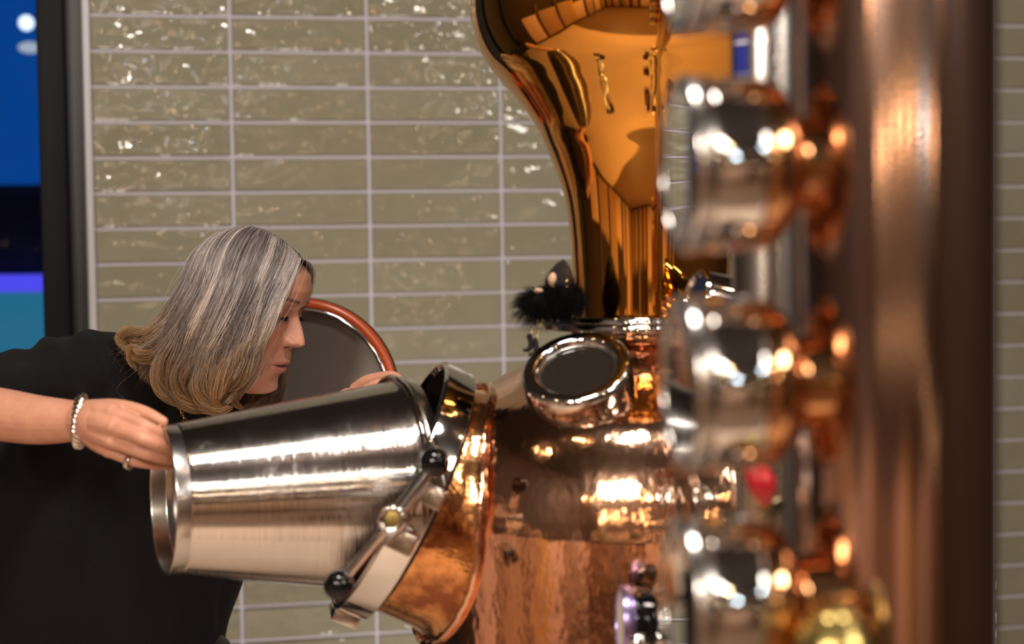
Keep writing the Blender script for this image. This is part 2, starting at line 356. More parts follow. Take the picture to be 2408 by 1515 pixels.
# ------------------------------------------------------------------ the pot still
AX, AD = 1533, 2.25
def zpx(y): return at(AX, y, AD)[2]
ax0 = at(AX, 757, AD); PX, PY = ax0[0], ax0[1]
def rp_(r): return r*AD/F
still = thing('pot_still', 'large polished copper pot still with an onion-shaped neck and open side manway', 'still', (PX,PY,0))
VZ = frame((PX,PY,0), (0,0,1), (0,1,0))
def prof(pts): return [(rp_(r), zpx(y)) for r, y in pts]
body_px = [(192,772),(196,792),(214,806),(300,853),(397,903),(450,935),(490,975),(522,1030),(541,1085),(553,1140),(559,1185),(560,1300),(560,2050)]
sp = spline(np.array(body_px[:11], float), 8); sp = np.concatenate([sp, body_px[11:]])
bodyP = np.array(prof(sp)); ZB = bodyP[-1,1]
pot_me = MB().lathe(bodyP, VZ, 160)
pot = pot_me.build('pot', pot_m, still, 60)
MB().lathe(rnd([(rp_(545),ZB+.01),(rp_(580),ZB+.01),(rp_(580),ZB-.06),(rp_(500),ZB-.06)],.008), VZ, 96).build('base_ring', satin_m, still)
for k in range(4):
    a = R(45+90*k); x, y = PX+.25*math.cos(a), PY+.25*math.sin(a)
    MB().tube([(x,y,0),(x,y,ZB-.05)], .022, 20).build('leg', satin_m, still)
neck_px = [(184,737),(186,640),(190,560),(196,500),(206,450),(222,400),(242,350),(264,300),(298,250),(338,200),(378,150),(402,100),(415,50),(418,5),(412,-50),(392,-110),(350,-180),(285,-240),(210,-290),(150,-330),(120,-380),(112,-450),(110,-620)]
MB().lathe(prof(spline(np.array(neck_px,float), 8)), VZ, 160).build('onion_neck', neck_m, still, 80)
MB().lathe(rnd(prof([(150,737),(243,737),(246,752),(150,752)]),.0015), VZ, 128).build('upper_flange', chrome_m, still)
MB().lathe(rnd(prof([(150,753.5),(254,753.5),(256,770),(150,770)]),.0018), VZ, 128).build('lower_flange', chrome_m, still)
MB().lathe(prof([(238,752),(238,754)]), VZ, 96).build('flange_gasket', blackmat_m, still)
# manway: collar centre, axis out of the pot
def MNx(z, up): x = np.cross(up, z); return x/np.linalg.norm(x)
MC = at(915,1137,2.19)
ax_img = lev(np.array([-.895,-.425,0])); tow = lev([0,0,-1])
MN = ax_img*math.cos(R(10))+tow*math.sin(R(10)); MN /= np.linalg.norm(MN)
FOOT = 1 if MNx(MN, tow)[2] < 0 else -1
MX = frame(MC, MN, tow)       # local z = out of the manway; local y ~ towards the camera
CR, NR = .173, .155
def inside_pot(p):
    rr = np.hypot(p[0]-PX, p[1]-PY)
    return rr < np.interp(-p[2], -bodyP[:,1], bodyP[:,0])
def hit(r, a, h0=-.03):
    lo = h0
    for k in range(400):
        if inside_pot(MX([[r*math.cos(a), r*math.sin(a), lo]])[0]): return lo
        lo -= .0025
    return lo
NA = 120; rows = []; saddle = []; NT = 26
for a in np.linspace(0, 2*math.pi, NA, endpoint=False):
    h1 = hit(NR+.009, a); line = []
    for t in np.linspace(0,1,NT):
        h = -.03+(h1-.012+.03)*t; dd = max(0, 1-(h-h1+.004)/.028); r = NR+.012*min(1,dd)**2
        line.append(MX([[r*math.cos(a), r*math.sin(a), h]])[0])
    rows.append(line); saddle.append(MX([[(NR+.0135)*math.cos(a), (NR+.0135)*math.sin(a), h1+.002]])[0])
mneck = MB().grid(np.array(rows), closed_u=True).build('manway_neck', manway_m, still, 80)
MB().tube(saddle, .0045, 12, closed=True).build('saddle_rim', pot_m, mneck)
collar = MB().lathe(rnd([(NR-.004,-.038),(CR,-.038),(CR,0),(CR-.007,.003),(CR-.011,-.004),(CR-.011,-.036)],.0015), MX, 128, False).build('manway_collar', chrome_m, still)
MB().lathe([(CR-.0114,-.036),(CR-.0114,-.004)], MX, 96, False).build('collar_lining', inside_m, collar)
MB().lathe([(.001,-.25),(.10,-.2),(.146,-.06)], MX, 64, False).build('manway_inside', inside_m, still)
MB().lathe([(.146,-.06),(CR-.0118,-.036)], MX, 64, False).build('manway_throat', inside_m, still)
# swing clamp with a two-ball handle
Hb, Ht, Hh = at(797,1376,1.965), at(1022,1088,1.985), at(925,1220,1.965)
clamp = MB().tube([Hb, Hh], .0058, 20).build('clamp_bar', chrome_m, still)
MB().tube([Hh, Ht], .0080, 20).build('bar_upper_half', chrome_m, clamp)
for p in (Hb, Ht): MB().ball(p, .0178, 32).build('ball_knob', black_m, clamp)
HX = frame(Hh, lev([-.10,-.05,-1]))
MB().lathe(rnd([(.0085,-.030),(.0168,-.030),(.0168,.012),(.0135,.015),(.0115,.0125),(.0095,.0125)],.0015), HX, 48, False).build('clamp_hub', chrome_m, clamp)
MB().lathe(rnd([(0,.0095),(.0112,.0095),(.0112,-.02)],.001), HX, 32).build('brass_bush', brass_m, clamp)
def blk(px, py, d, half, m, name, par=clamp):
    X = frame(at(px,py,d), lev([-.1,-.05,-1]), MN); h = np.array(half)
    MB().bbox(-h, h, .002, X).build(name, m, par)
blk(975,1150,1.985,(.030,.0045,.006), chrome_m, 'swing_bolt'); blk(962,1185,2.0,(.012,.009,.016), satin_m, 'bolt_nut')
blk(1010,1165,2.02,(.012,.019,.010), satin_m, 'hinge_lug'); blk(935,1268,2.01,(.013,.022,.010), satin_m, 'hinge_lug')
MB().bbox((-.008,-.032,-.038),(.012,.032,-.003),.002, frame(MX([[CR*FOOT,0,0]])[0], MN, tow)).build('collar_foot', satin_m, still)
# the open lid, hinged on the far side
LC = at(706,936,2.98); LN = np.array([-.05,-1,.10]); LX = frame(LC, LN)
LR = .1775
lid = MB().lathe(rnd([(.001,-.022),(LR-.02,-.018),(LR-.001,-.012),(LR,.004),(LR-.004,.010),(LR-.010,.009)],.002), LX, 128, False).build('manway_lid', chrome_m, still)
MB().tube([LX([[ (LR-.0115)*math.cos(a), (LR-.0115)*math.sin(a), .0085]])[0] for a in np.linspace(0,2*math.pi,128,endpoint=False)], .0085, 20, closed=True).build('gasket', orange_m, lid)
MB().lathe(rnd([(LR-.0195,.0),(LR-.0195,.0125),(LR-.0245,.0135),(LR-.0275,.006),(LR-.0275,-.012)],.0015), LX, 128, False).build('inner_lip', chrome_m, lid)
dp = [(r_, -.011-.006*(1-(r_/(LR-.027))**2)) for r_ in np.linspace(.0005, LR-.027, 14)]
MB().lathe(dp, LX, 96, False).build('lid_plate', dull_m, lid)
arm_a = LX([[LR-.01, -.02, -.015]])[0]; arm_b = MX([[0, -CR, -.03]])[0]
MB().tube(spline([arm_a, (arm_a+arm_b)/2+np.array([.05,.05,-.02]), arm_b], 8), .010, 16).build('lid_hinge', chrome_m, lid)
# sight glass on the shoulder
gc = at(1356,866,2.06); gi = lev(np.array([-.24,-.97,0])); gn = gi*math.sin(R(53))+tow*math.cos(R(53)); GX = frame(gc, gn)
sg = MB().lathe(rnd([(.046,-.034),(.066,-.034),(.0685,-.028),(.0685,-.002),(.064,.004),(.052,.004),(.0475,-.002),(.0475,-.010)],.0022), GX, 112, False).build('sight_glass', chrome_m, still)
MB().lathe([(.0005,-.006),(.0473,-.006)], GX, 64, False).build('glass_pane', smoke_m, sg)
MB().lathe(rnd([(.0455,-.0058),(.0455,-.003),(.0485,-.003)],.0008), GX, 96, False).build('seal_ring', satin_m, sg)
MB().lathe(rnd([(.055,-.034),(.060,-.034),(.062,-.050),(.071,-.075),(.082,-.13)],.004), GX, 96, False).build('port_stub', pot_m, sg)
# lamp housing behind the column, gauge low on the pot
lx = frame(at(1633,700,2.02), np.array([-.93,-.30,.22]))
lh = MB().lathe(rnd([(.027,-.004),(.030,.001),(.0335,0),(.0345,-.006),(.0345,-.11),(.02,-.14)],.002), lx, 64).build('lamp_housing', chrome_m, still)
MB().lathe([(.0005,-.006),(.028,-.006)], lx, 40, False).build('lens', smoke_m, lh)
gx = frame(at(1462,1463,1.86), np.array([-.99,-.075,.03]))
gg = MB().lathe(rnd([(.034,-.004),(.036,.003),(.039,.003),(.040,-.004),(.040,-.010),(.034,-.012)],.0015), gx, 64).build('pressure_gauge', violet_m, still)
MB().lathe(rnd([(.0365,-.010),(.0375,-.012),(.0365,-.034),(.02,-.036)],.004), gx, 64).build('gauge_body', black_m, gg)
MB().lathe([(.0005,.0006),(.035,.0006)], gx, 48, False).build('gauge_face', white_m, gg)
MB().tube(spline([gx([[0,0,-.03]])[0], gx([[0,0,-.07]])[0], gx([[.0,-.02,-.10]])[0]+np.array([0,.1,0])], 6), .008, 16).build('gauge_stem', chrome_m, gg)
for p, r_ in (((1545,1462,1.87),.011),((1500,1508,1.83),.013),((1540,1500,1.85),.012),((1562,1440,1.9),.008)):
    MB().ball(at(*p), r_, 20, (1,1,.85)).build('pipe_fitting', chrome_m, gg)
MB().tube([at(1490,1512,1.85), at(1570,1500,1.87)], .0075, 14).build('fitting_pipe', chrome_m, gg)
# second clamp knob, seen past the column
kb = at(1640,1062,1.98); MB().tube([kb, kb+np.array([.05,.05,-.03])], .006, 14).build('clamp_bar', chrome_m, still); MB().ball(kb, .013, 24).build('ball_knob', black_m, still)

# ------------------------------------------------------------------ bucket
B0, B1 = at(384,1176,2.135), at(934,1145,2.25)
BZ = (B1-B0)/np.linalg.norm(B1-B0); BL = np.linalg.norm(B1-B0); BX = frame(B0, BZ, tow)
r0, r1 = .0925, .1405
bucket = thing('steel_bucket', 'brushed stainless steel bucket tipped sideways into the open manway', 'bucket', B0)
def br(h): return r0+(r1-r0)*h/BL
MB().lathe(rnd([(br(.018)-.002,.016),(br(.018),.019),(br(BL-.012),BL-.012),(r1+.001,BL-.006)],.0012), BX, 144, False).build('shell', steel_m, bucket)
MB().lathe([(br(BL)-.003,BL-.002),(br(.03)-.003,.03),(.001,.03)], BX, 96, False).build('inner_wall', satin_m, bucket)
MB().lathe(rnd([(r0-.0015,.022),(r0+.0015,.018),(r0+.0015,.0005),(r0,-.0015),(r0-.003,0),(r0-.003,.02),(r0-.010,.026),(.001,.026)],.0012), BX, 144, False).build('foot_ring', satin_m, bucket)
MB().tube([BX([[ (r1+.0035)*math.cos(a), (r1+.0035)*math.sin(a), BL-.004]])[0] for a in np.linspace(0,2*math.pi,144,endpoint=False)], .0048, 14, closed=True).build('rolled_rim', chrome_m, bucket)
MB().lathe(rnd([(r1+.002,BL-.003),(r1+.0055,BL+.004),(r1+.003,BL+.018),(r1-.002,BL+.018)],.001), BX, 128, False).build('pouring_lip', satin_m, bucket)

# ------------------------------------------------------------------ column with sight ports on the right
colc = at(2112,757,1.262); column = thing('rectifying_column', 'tall polished copper column with stacked round sight ports, blurred in front', 'column', (colc[0],colc[1],0))
VC = frame((colc[0],colc[1],0), (0,0,1), (0,1,0)); CRD = .0718
MB().lathe(rnd([(.15,0),(.15,.02),(CRD+.01,.025),(CRD,.05),(CRD,2.55),(CRD-.03,2.6),(.03,2.62),(.03,CEIL)],.004), VC, 128).build('column_shell', column_m, column, 60)
for k, ypx in enumerate((-129, 388, 905, 1421)):
    c0 = at(1600, ypx, 1.235)
    toward = np.array([colc[0]-c0[0], .020, 0]); ax_ = -toward/np.linalg.norm(toward); X = frame(c0, ax_); dpt = np.linalg.norm(toward)
    sp_ = MB().lathe(rnd([(.0545,-.012),(.0615,-.012),(.0640,-.015),(.0640,-.047),(.0615,-.051),(.0545,-.051)],.002), X, 96, False).build('sight_port', chrome_m, column)
    MB().lathe(rnd([(.0003,.001),(.054,.001),(.0585,-.002),(.0585,-.0115),(.0003,-.0115)],.002), X, 96, False).build('port_glass', glass_m, sp_)
    MB().lathe(rnd([(.0545,-.051),(.0625,-.051),(.0630,-.057),(.0605,-.066),(.053,-.074),(.040,-.080),(.034,-.084),(.034,-dpt+.03)],.003), X, 96, False).build('port_neck', stub_m, sp_)
    MB().lathe([(.054,-.013),(.054,-.051),(.045,-.066),(.03,-.074),(.0005,-.076)], X, 64, False).build('port_inside', stub_m, sp_)
    MB().lathe(rnd([(.0545,-.0118),(.0545,.0015),(.0572,.0035),(.0645,.001),(.0655,-.004),(.0645,-.0118),(.0545,-.0118)],.0012), X, 96, False).build('clamp_ring', satin_m, sp_)
    for j in range(6):
        a = R(60*j+20); MB().tube([X([[.060*math.cos(a),.060*math.sin(a),-.047]])[0], X([[.060*math.cos(a),.060*math.sin(a),-.054]])[0]], .0042, 8).build('bolt', chrome_m, sp_)
pc = at(1806,757,1.66); pipe = thing('steel_pipe', 'upright polished steel pipe glimpsed between the sight ports', 'pipe', (pc[0],pc[1],0))
VP = frame((pc[0],pc[1],0), (0,0,1), (0,1,0))
MB().lathe(rnd([(.08,0),(.08,.012),(.035,.014),(.035,CEIL)],.002), VP, 64).build('pipe_shell', satin_m, pipe, 60)
for q, (ya, yb, mm) in enumerate(((40,178,blue_m),(98,104,white_m))):  # blue strip with a white stripe on the pipe
    za, zb = at(1757,ya,1.63)[2], at(1757,yb,1.63)[2]; aa = np.linspace(R(205),R(232),8)
    MB().grid([[VP([[ (.0354+.0003*q)*math.cos(a), (.0354+.0003*q)*math.sin(a), z_]])[0] for a in aa] for z_ in (za,zb)]).build('blue_strip' if q == 0 else 'white_stripe', mm, pipe)
hv = at(1790,1140,1.55); valve = thing('red_valve', 'red lever handle of a small valve between two sight ports', 'valve', hv)
MB().capsule([at(1775,1108,1.55), at(1792,1140,1.55), at(1797,1172,1.56)], [.011,.013,.008], 16).build('lever', red_m, valve)
MB().tube([at(1797,1175,1.56), at(1797,1200,1.60), pc+np.array([0,-.045,at(1797,1200,1.6)[2]-pc[2]])], .008, 14).build('valve_body', brass_m, valve)
dc = at(1962,1533,1.17); dome = thing('brass_dome', 'round brass dome cap low in front of the copper column', 'cap', dc-np.array([0,0,.05]))
dx = frame(dc, (0,0,1), (0,1,0))
MB().lathe(rnd([(.034,-.05),(.036,-.046),(.036,-.022),(.0325,-.012),(.028,.010),(.018,.026),(.007,.0325),(.0003,.033)],.004), dx, 64).build('cap_shell', brass_m, dome, 70)
MB().tube([dc-np.array([0,0,.05]), np.array([dc[0],dc[1],0])], .02, 20).build('riser', satin_m, dome)

# ------------------------------------------------------------------ the woman
HP, HY = R(17.5), R(20)
hf = lev([math.cos(HP)*math.cos(HY), math.sin(HP), -math.cos(HP)*math.sin(HY)])
hu = lev([math.sin(HP)*math.cos(HY), -math.cos(HP), -math.sin(HP)*math.sin(HY)])
hl = np.cross(hu, hf); HO = at(575,721,2.62)
def HW(v): return HO+np.asarray(v, float) @ np.array([hf, hl, hu])
person = thing('person', 'woman with long grey-brown hair in a black top, leaning over the tilted steel bucket', 'person', at(330,1700,2.72)*np.array([1,1,0]))
ZT = [-.124,-.120,-.114,-.104,-.092,-.078,-.064,-.05,-.03,0,.02,.035,.053,.074,.090,.103,.109,.1125]
XF = [.050,.068,.078,.0840,.0835,.088,.0930,.0925,.0885,.0860,.0860,.0940,.0965,.089,.071,.045,.022,.002]
XB = [.0,-.01,-.016,-.022,-.03,-.038,-.046,-.055,-.07,-.09,-.097,-.099,-.097,-.085,-.064,-.038,-.02,-.004]
WT = [.016,.024,.030,.037,.044,.051,.056,.060,.0645,.069,.071,.0725,.072,.065,.051,.032,.017,.002]
def sm1(z, T): return np.interp(z, ZT, T)
def smooth_tab(T):
    zz = np.linspace(ZT[0], ZT[-1], 400); v = np.interp(zz, ZT, T); k = np.exp(-np.linspace(-2,2,21)**2); k /= k.sum()
    return zz, np.convolve(np.pad(v, 10, 'edge'), k, 'valid')
NZ, NTH = 210, 260
u = np.linspace(-1,1,NTH,endpoint=False); th = np.sign(u)*np.abs(u)**1.45*math.pi
zz = ZT[0]+(ZT[-1]-ZT[0])*np.linspace(0,1,NZ)
tabs = [np.interp(zz, *smooth_tab(T))[:,None] for T in (XF,XB,WT)]
xf_, xb_, w_ = tabs; xc_ = xb_+.42*(xf_-xb_)
c_, s_ = np.cos(th)[None], np.sin(th)[None]; e_ = 2.25
q_ = (np.abs(c_)**e_+np.abs(s_)**e_)**(-1/e_)
X_ = xc_+np.where(c_ > 0, xf_-xc_, xc_-xb_)*c_*q_; Y_ = w_*s_*q_; Z_ = np.repeat(zz[:,None], NTH, 1)
fr = np.clip(c_*1.6, 0, 1)
def G(y0, z0, sy, sz): return np.exp(-((np.abs(Y_)-y0)/sy)**2-((Z_-z0)/sz)**2)
nh = np.interp(Z_, [-.043,-.039,-.035,-.031,-.026,-.020,-.012,0,.012,.022,.032,.046], [0,.002,.010,.021,.0275,.0268,.0232,.0165,.0075,.0028,.0008,0])
wn = np.interp(Z_, [-.04,-.025,-.012,.005,.025], [.0118,.0128,.0100,.0080,.0085])
D = nh*np.exp(-(np.abs(Y_)/wn)**2.3)
D += .0110*G(.0148,-.0265,.0062,.0070)-.0045*G(.0085,-.0365,.0038,.0030)-.0025*G(.0205,-.024,.0022,.009)
D += .0048*G(0,-.0595,.020,.0050)*(1-.25*np.exp(-(Y_/.003)**2))+.0062*G(0,-.0735,.0175,.0055)-.0055*G(0,-.0668,.021,.0016)-.003*G(.026,-.068,.006,.005)
D += -.0030*G(0,-.0860,.020,.006)+.0060*G(0,-.1045,.019,.011)-.0012*G(0,-.049,.0032,.007)
ln = np.interp(Z_, [-.085,-.06,-.03], [.036,.031,.019]); D += -.0018*np.exp(-((np.abs(Y_)-ln)/.003)**2)*np.exp(-((Z_+.055)/.026)**2)
D += .0045*G(.042,-.016,.020,.018)-.0085*G(.028,.0145,.0145,.0095)+.0030*G(.027,.033,.018,.0065)-.0015*G(.031,.0255,.016,.0022)
X_ = X_+D*fr
for sg_ in (-1,1):
    rr_e = .0128**2-(Y_-sg_*.0248)**2-(Z_-.0125)**2
    ex = np.where(rr_e > 0, .0705+np.sqrt(np.maximum(rr_e,0)), -1)
    X_ = np.where((ex > X_) & (c_ > 0), ex, X_)
slz = .0055+.0025*((np.abs(Y_)-.0248)/.012)**2
slit = np.exp(-((Z_-slz)/.0022)**2)*(np.abs(np.abs(Y_)-.0248) < .0125)*fr
X_ -= .0012*slit
head_v = HW(np.stack([X_,Y_,Z_],2).reshape(-1,3))
skin = np.array([.60,.315,.215]); col = np.repeat((skin*np.array([.84,.80,.78]))[None], NZ*NTH, 0).reshape(NZ,NTH,3)  # head skin darkened, the hair's shade put into its colour
def blend(c, wgt):
    global col
    col = col*(1-np.clip(wgt,0,1)[...,None])+np.array(c)*np.clip(wgt,0,1)[...,None]
blend((.60,.24,.17), .55*G(.036,-.022,.024,.02)*fr+.5*G(0,-.022,.012,.012)*fr)
blend((.40,.14,.115), np.clip(1.5*np.exp(-(Y_/.0205)**4)*np.exp(-((Z_+.0665)/.0098)**4),0,1)*fr*.8)
blend((.06,.02,.018), 1.2*np.exp(-(Y_/.021)**4)*np.exp(-((Z_+.0668)/.0013)**2)*fr)
bz = .0345+.003*np.clip((np.abs(Y_)-.012)/.02,0,1)-.006*np.clip((np.abs(Y_)-.035)/.012,0,1)
blend((.10,.055,.04), .95*np.exp(-((Z_-bz)/.0034)**2)*(np.abs(Y_) > .010)*(np.abs(Y_) < .046)*fr)
blend((.28,.12,.09), .65*G(.027,.0005,.014,.0045)*fr+.65*G(.027,.0165,.016,.006)*fr)  # shade painted on the eyelids and under the eyes
blend((.012,.008,.008), 1.25*slit)
blend((.05,.015,.012), 1.1*G(.0085,-.0362,.0040,.0024)*fr)
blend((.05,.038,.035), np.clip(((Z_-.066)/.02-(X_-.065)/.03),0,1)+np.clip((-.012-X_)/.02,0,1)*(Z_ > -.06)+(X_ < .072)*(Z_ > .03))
headcol = col.reshape(-1,3)
# arms, hands and neck are melted into one skin
mb = MB()
def P(*a): return [at(*q) for q in a]
pe = 1/F
def cap(j, r, seg=14, sub=6): mb.capsule(P(*j), r, seg, sub)
cap([(560,800,2.63),(500,880,2.67),(440,960,2.72)], [.055,.050,.048], 24)                      # neck
cap([(210,872,2.58),(60,915,2.47),(-95,962,2.33)], [.036,.034,.034], 20)                        # right upper arm
cap([(-95,962,2.32),(0,975,2.27),(90,988,2.235),(190,991,2.20)], [.037,.0355,.0325,.0258], 24)   # right forearm
cap([(190,991,2.20),(228,994,2.17)], [.0255,.0262], 20)                                        # wrist
for k, (a, b) in enumerate((((205,972,2.185),(266,972,2.145)),((205,988,2.175),(268,1004,2.130)),((205,1003,2.18),(264,1036,2.135)),((208,1015,2.19),(258,1058,2.155)))):
    cap([a, tuple((np.array(a)+np.array(b))/2+np.array([4,0,-.004])), b], [.0165,.0165,(.0128,.0125,.012,.0112)[k]])
cap([(210,970,2.20),(262,964,2.175),(300,961,2.155),(344,973,2.140),(384,991,2.130)], [.017,.0145,.0100,.0088,.0062])     # thumb
cap([(266,976,2.142),(308,988,2.128),(346,1005,2.116),(384,1026,2.13),(408,1042,2.155)], [.0115,.0094,.0088,.0080,.0068])
cap([(268,1006,2.132),(306,1019,2.114),(342,1034,2.102),(384,1051,2.118),(412,1062,2.145)], [.0120,.0098,.0092,.0084,.0070])
cap([(264,1036,2.137),(302,1052,2.122),(336,1064,2.114),(380,1077,2.13),(408,1083,2.155)], [.0110,.0092,.0088,.0080,.0066])
cap([(258,1058,2.155),(296,1076,2.147),(326,1086,2.142),(372,1093,2.155),(398,1096,2.175)], [.0100,.0084,.0078,.0070,.0060])
# left arm behind the bucket, its fingers over the mouth rim
cap([(600,975,2.86),(680,1110,2.86),(752,1185,2.80)], [.050,.043,.037], 20)
cap([(752,1185,2.80),(782,1080,2.68),(806,985,2.55)], [.036,.032,.026], 20)
cap([(806,985,2.55),(822,950,2.50)], [.025,.024], 18)
for k, (a, b) in enumerate((((812,952,2.50),(846,914,2.455)),((818,962,2.51),(860,924,2.47)),((824,970,2.52),(868,938,2.49)),((828,977,2.53),(870,953,2.505)))):
    cap([a, b], [.0135,.0105])
cap([(838,916,2.457),(862,897,2.44),(896,888,2.425),(926,886,2.41),(945,900,2.395)], [.0108,.0092,.0085,.0078,.0064])
cap([(858,926,2.47),(894,908,2.455),(930,898,2.44),(952,910,2.425)], [.0105,.0092,.0082,.0066])
cap([(868,940,2.49),(906,921,2.475),(940,914,2.455),(958,928,2.44)], [.0102,.0088,.0078,.0064])
cap([(870,954,2.505),(904,940,2.49),(930,936,2.475),(946,946,2.46)], [.0095,.0082,.0072,.006])
cap([(808,954,2.485),(838,936,2.440),(864,918,2.412),(885,905,2.402),(903,898,2.398)], [.0135,.0110,.0094,.0082,.0062])
limbs = remeshed(mb, .0015, 4, .5)
lv = np.array([v.co[:] for v in limbs.vertices]); lf = [tuple(p.vertices) for p in limbs.polygons]
mb = MB(); f_ = []
for i in range(NZ-1):
    for j in range(NTH):
        j2 = (j+1) % NTH; f_.append((i*NTH+j, i*NTH+j2, (i+1)*NTH+j2, (i+1)*NTH+j))
f_ += [tuple(range(NTH))[::-1], tuple((NZ-1)*NTH+j for j in range(NTH))]
mb.add(head_v, f_); mb.add(lv, lf)
skin_m = mat('skin', (.5,.3,.2), .42, Subsurface_Weight=.12, Subsurface_Radius=(.9,.35,.2), Subsurface_Scale=.006, Specular_IOR_Level=.45)
ca = nd(skin_m, 'ShaderNodeVertexColor'); ca.layer_name = 'tint'
mxs = nd(skin_m, 'ShaderNodeMix'); mxs.data_type = 'RGBA'; mxs.blend_type = 'MULTIPLY'
lk(skin_m, ca, 'Color', mxs, 6); sr = ramp(skin_m, noise(skin_m, coords(skin_m), 55, 4, .6), 'Fac', [(.3,(.80,.72,.70)),(.65,(1,1,1))]); lk(skin_m, sr, 0, mxs, 7)
mxs.inputs[0].default_value = .55; lk(skin_m, mxs, 2, bsdf(skin_m), 'Base Color')
bump(skin_m, noise(skin_m, coords(skin_m), 420, 3), 'Fac', .0005, 1, bump(skin_m, noise(skin_m, coords(skin_m), 60, 2), 'Fac', .0004))
body = mb.build('body', skin_m, person, 180)
lc = np.repeat(skin[None], len(lv), 0)*np.array([1.02,.96,.93])
at_ = body.data.color_attributes.new('tint', 'FLOAT_COLOR', 'POINT')
at_.data.foreach_set('color', np.concatenate([np.concatenate([headcol, lc]), np.ones((len(lv)+NZ*NTH,1))], 1).astype(np.float32).ravel())
nail_m = mat('nail', (.70,.36,.30), .22)
def nail(p0, p1, w_, lift, n):
    a, b = at(*p0), at(*p1); n = np.array(n, float)/np.linalg.norm(n); t = b-a; sd = np.cross(t, n); sd /= np.linalg.norm(sd)
    g = [[a+t*i/5+sd*w_*math.sin(q)*(1-.25*(i/5)**3)+n*(lift*math.cos(q)-.0012*(i/5)**2) for q in np.linspace(-1.1,1.1,7)] for i in range(6)]
    MB().grid(g).build('fingernail', nail_m, body, 180)
nail((366,984,2.1365),(384,992,2.1285),.0060,.0040, lev([.25,-.55,-.8]))
nail((886,905,2.3945),(902,898,2.3925),.0060,.0040, lev([-.1,-.45,-.9]))
# eyelashes
lash_m = mat('lash', (.012,.009,.008), .5)
ls = []
for sg_ in (-1,1):
    for k in range(80):
        yy = .0248+random.uniform(-.0115,.0115); z0_ = .0058+.0025*((yy-.0248)/.012)**2
        x0_ = .0705+math.sqrt(max(.0128**2-(yy-.0248)**2-(z0_-.0125)**2, 1e-6)); L_ = random.uniform(.007,.0100)
        ls.append([HW([x0_+L_*t*.95, sg_*(yy+.18*L_*t*(1 if yy > .0248 else -.6)), z0_-L_*t*.55+.004*t*t]) for t in np.linspace(0,1,6)])
strands('eyelashes', np.array(ls), .00017, lash_m, body, .3)
# ---- hair
near = [
 [(706,609,-.032),(699,640,-.062),(674,690,-.086),(648,742,-.101),(624,788,-.104),(598,832,-.102),(568,880,-.096),(548,918,-.088)],
 [(692,596,-.030),(682,632,-.060),(652,700,-.090),(618,770,-.106),(588,835,-.108),(552,895,-.102),(526,944,-.09)],
 [(668,578,-.026),(654,640,-.064),(625,720,-.096),(596,800,-.112),(566,870,-.112),(532,925,-.102),(506,962,-.090)],
 [(640,564,-.02),(618,640,-.064),(581,730,-.096),(549,810,-.111),(515,880,-.111),(486,930,-.102),(472,958,-.090)],
 [(610,552,-.012),(576,640,-.060),(531,735,-.100),(491,820,-.115),(455,880,-.111),(430,925,-.100),(430,953,-.086)],
 [(582,546,0),(531,630,-.056),(479,730,-.096),(435,815,-.110),(404,870,-.101),(386,905,-.090),(402,934,-.080)],
 [(552,546,0),(491,620,-.042),(441,715,-.076),(396,790,-.090),(361,835,-.085),(340,870,-.080),(366,904,-.070)],
 [(527,551,0),(466,610,-.022),(421,695,-.046),(379,765,-.060),(331,800,-.056),(306,826,-.050),(328,858,-.050)],
 [(508,560,0),(450,622,.0),(409,705,-.010),(369,768,-.020),(319,789,-.020),(286,792,-.020),(278,800,-.020)]]
far = [[(707,607,-.03),(735,620,-.004),(743,648,.020),(722,720,.060),(684,800,.085),(658,880,.085),(648,955,.075)]]
for g in near[1:]:
    far.append([(x+(10 if 0 < i else 0), y, d if i == 0 else -d*1.0) for i, (x,y,d) in enumerate(g)])
far[1] = [(690,597,-.03),(716,618,.015),(712,690,.075),(684,780,.098),(655,860,.100),(628,915,.09),(612,960,.075)]
def guides(Gs, n=22):
    out = []
    for g in Gs:
        p = spline(np.array(g, float), 8); k = np.linspace(0, len(p)-1, n)
        p = np.stack([np.interp(k, np.arange(len(p)), p[:,i]) for i in range(3)], 1)
        out.append([at(x, y, 2.62+d) for x, y, d in p])
    return np.array(out)
NP = 22
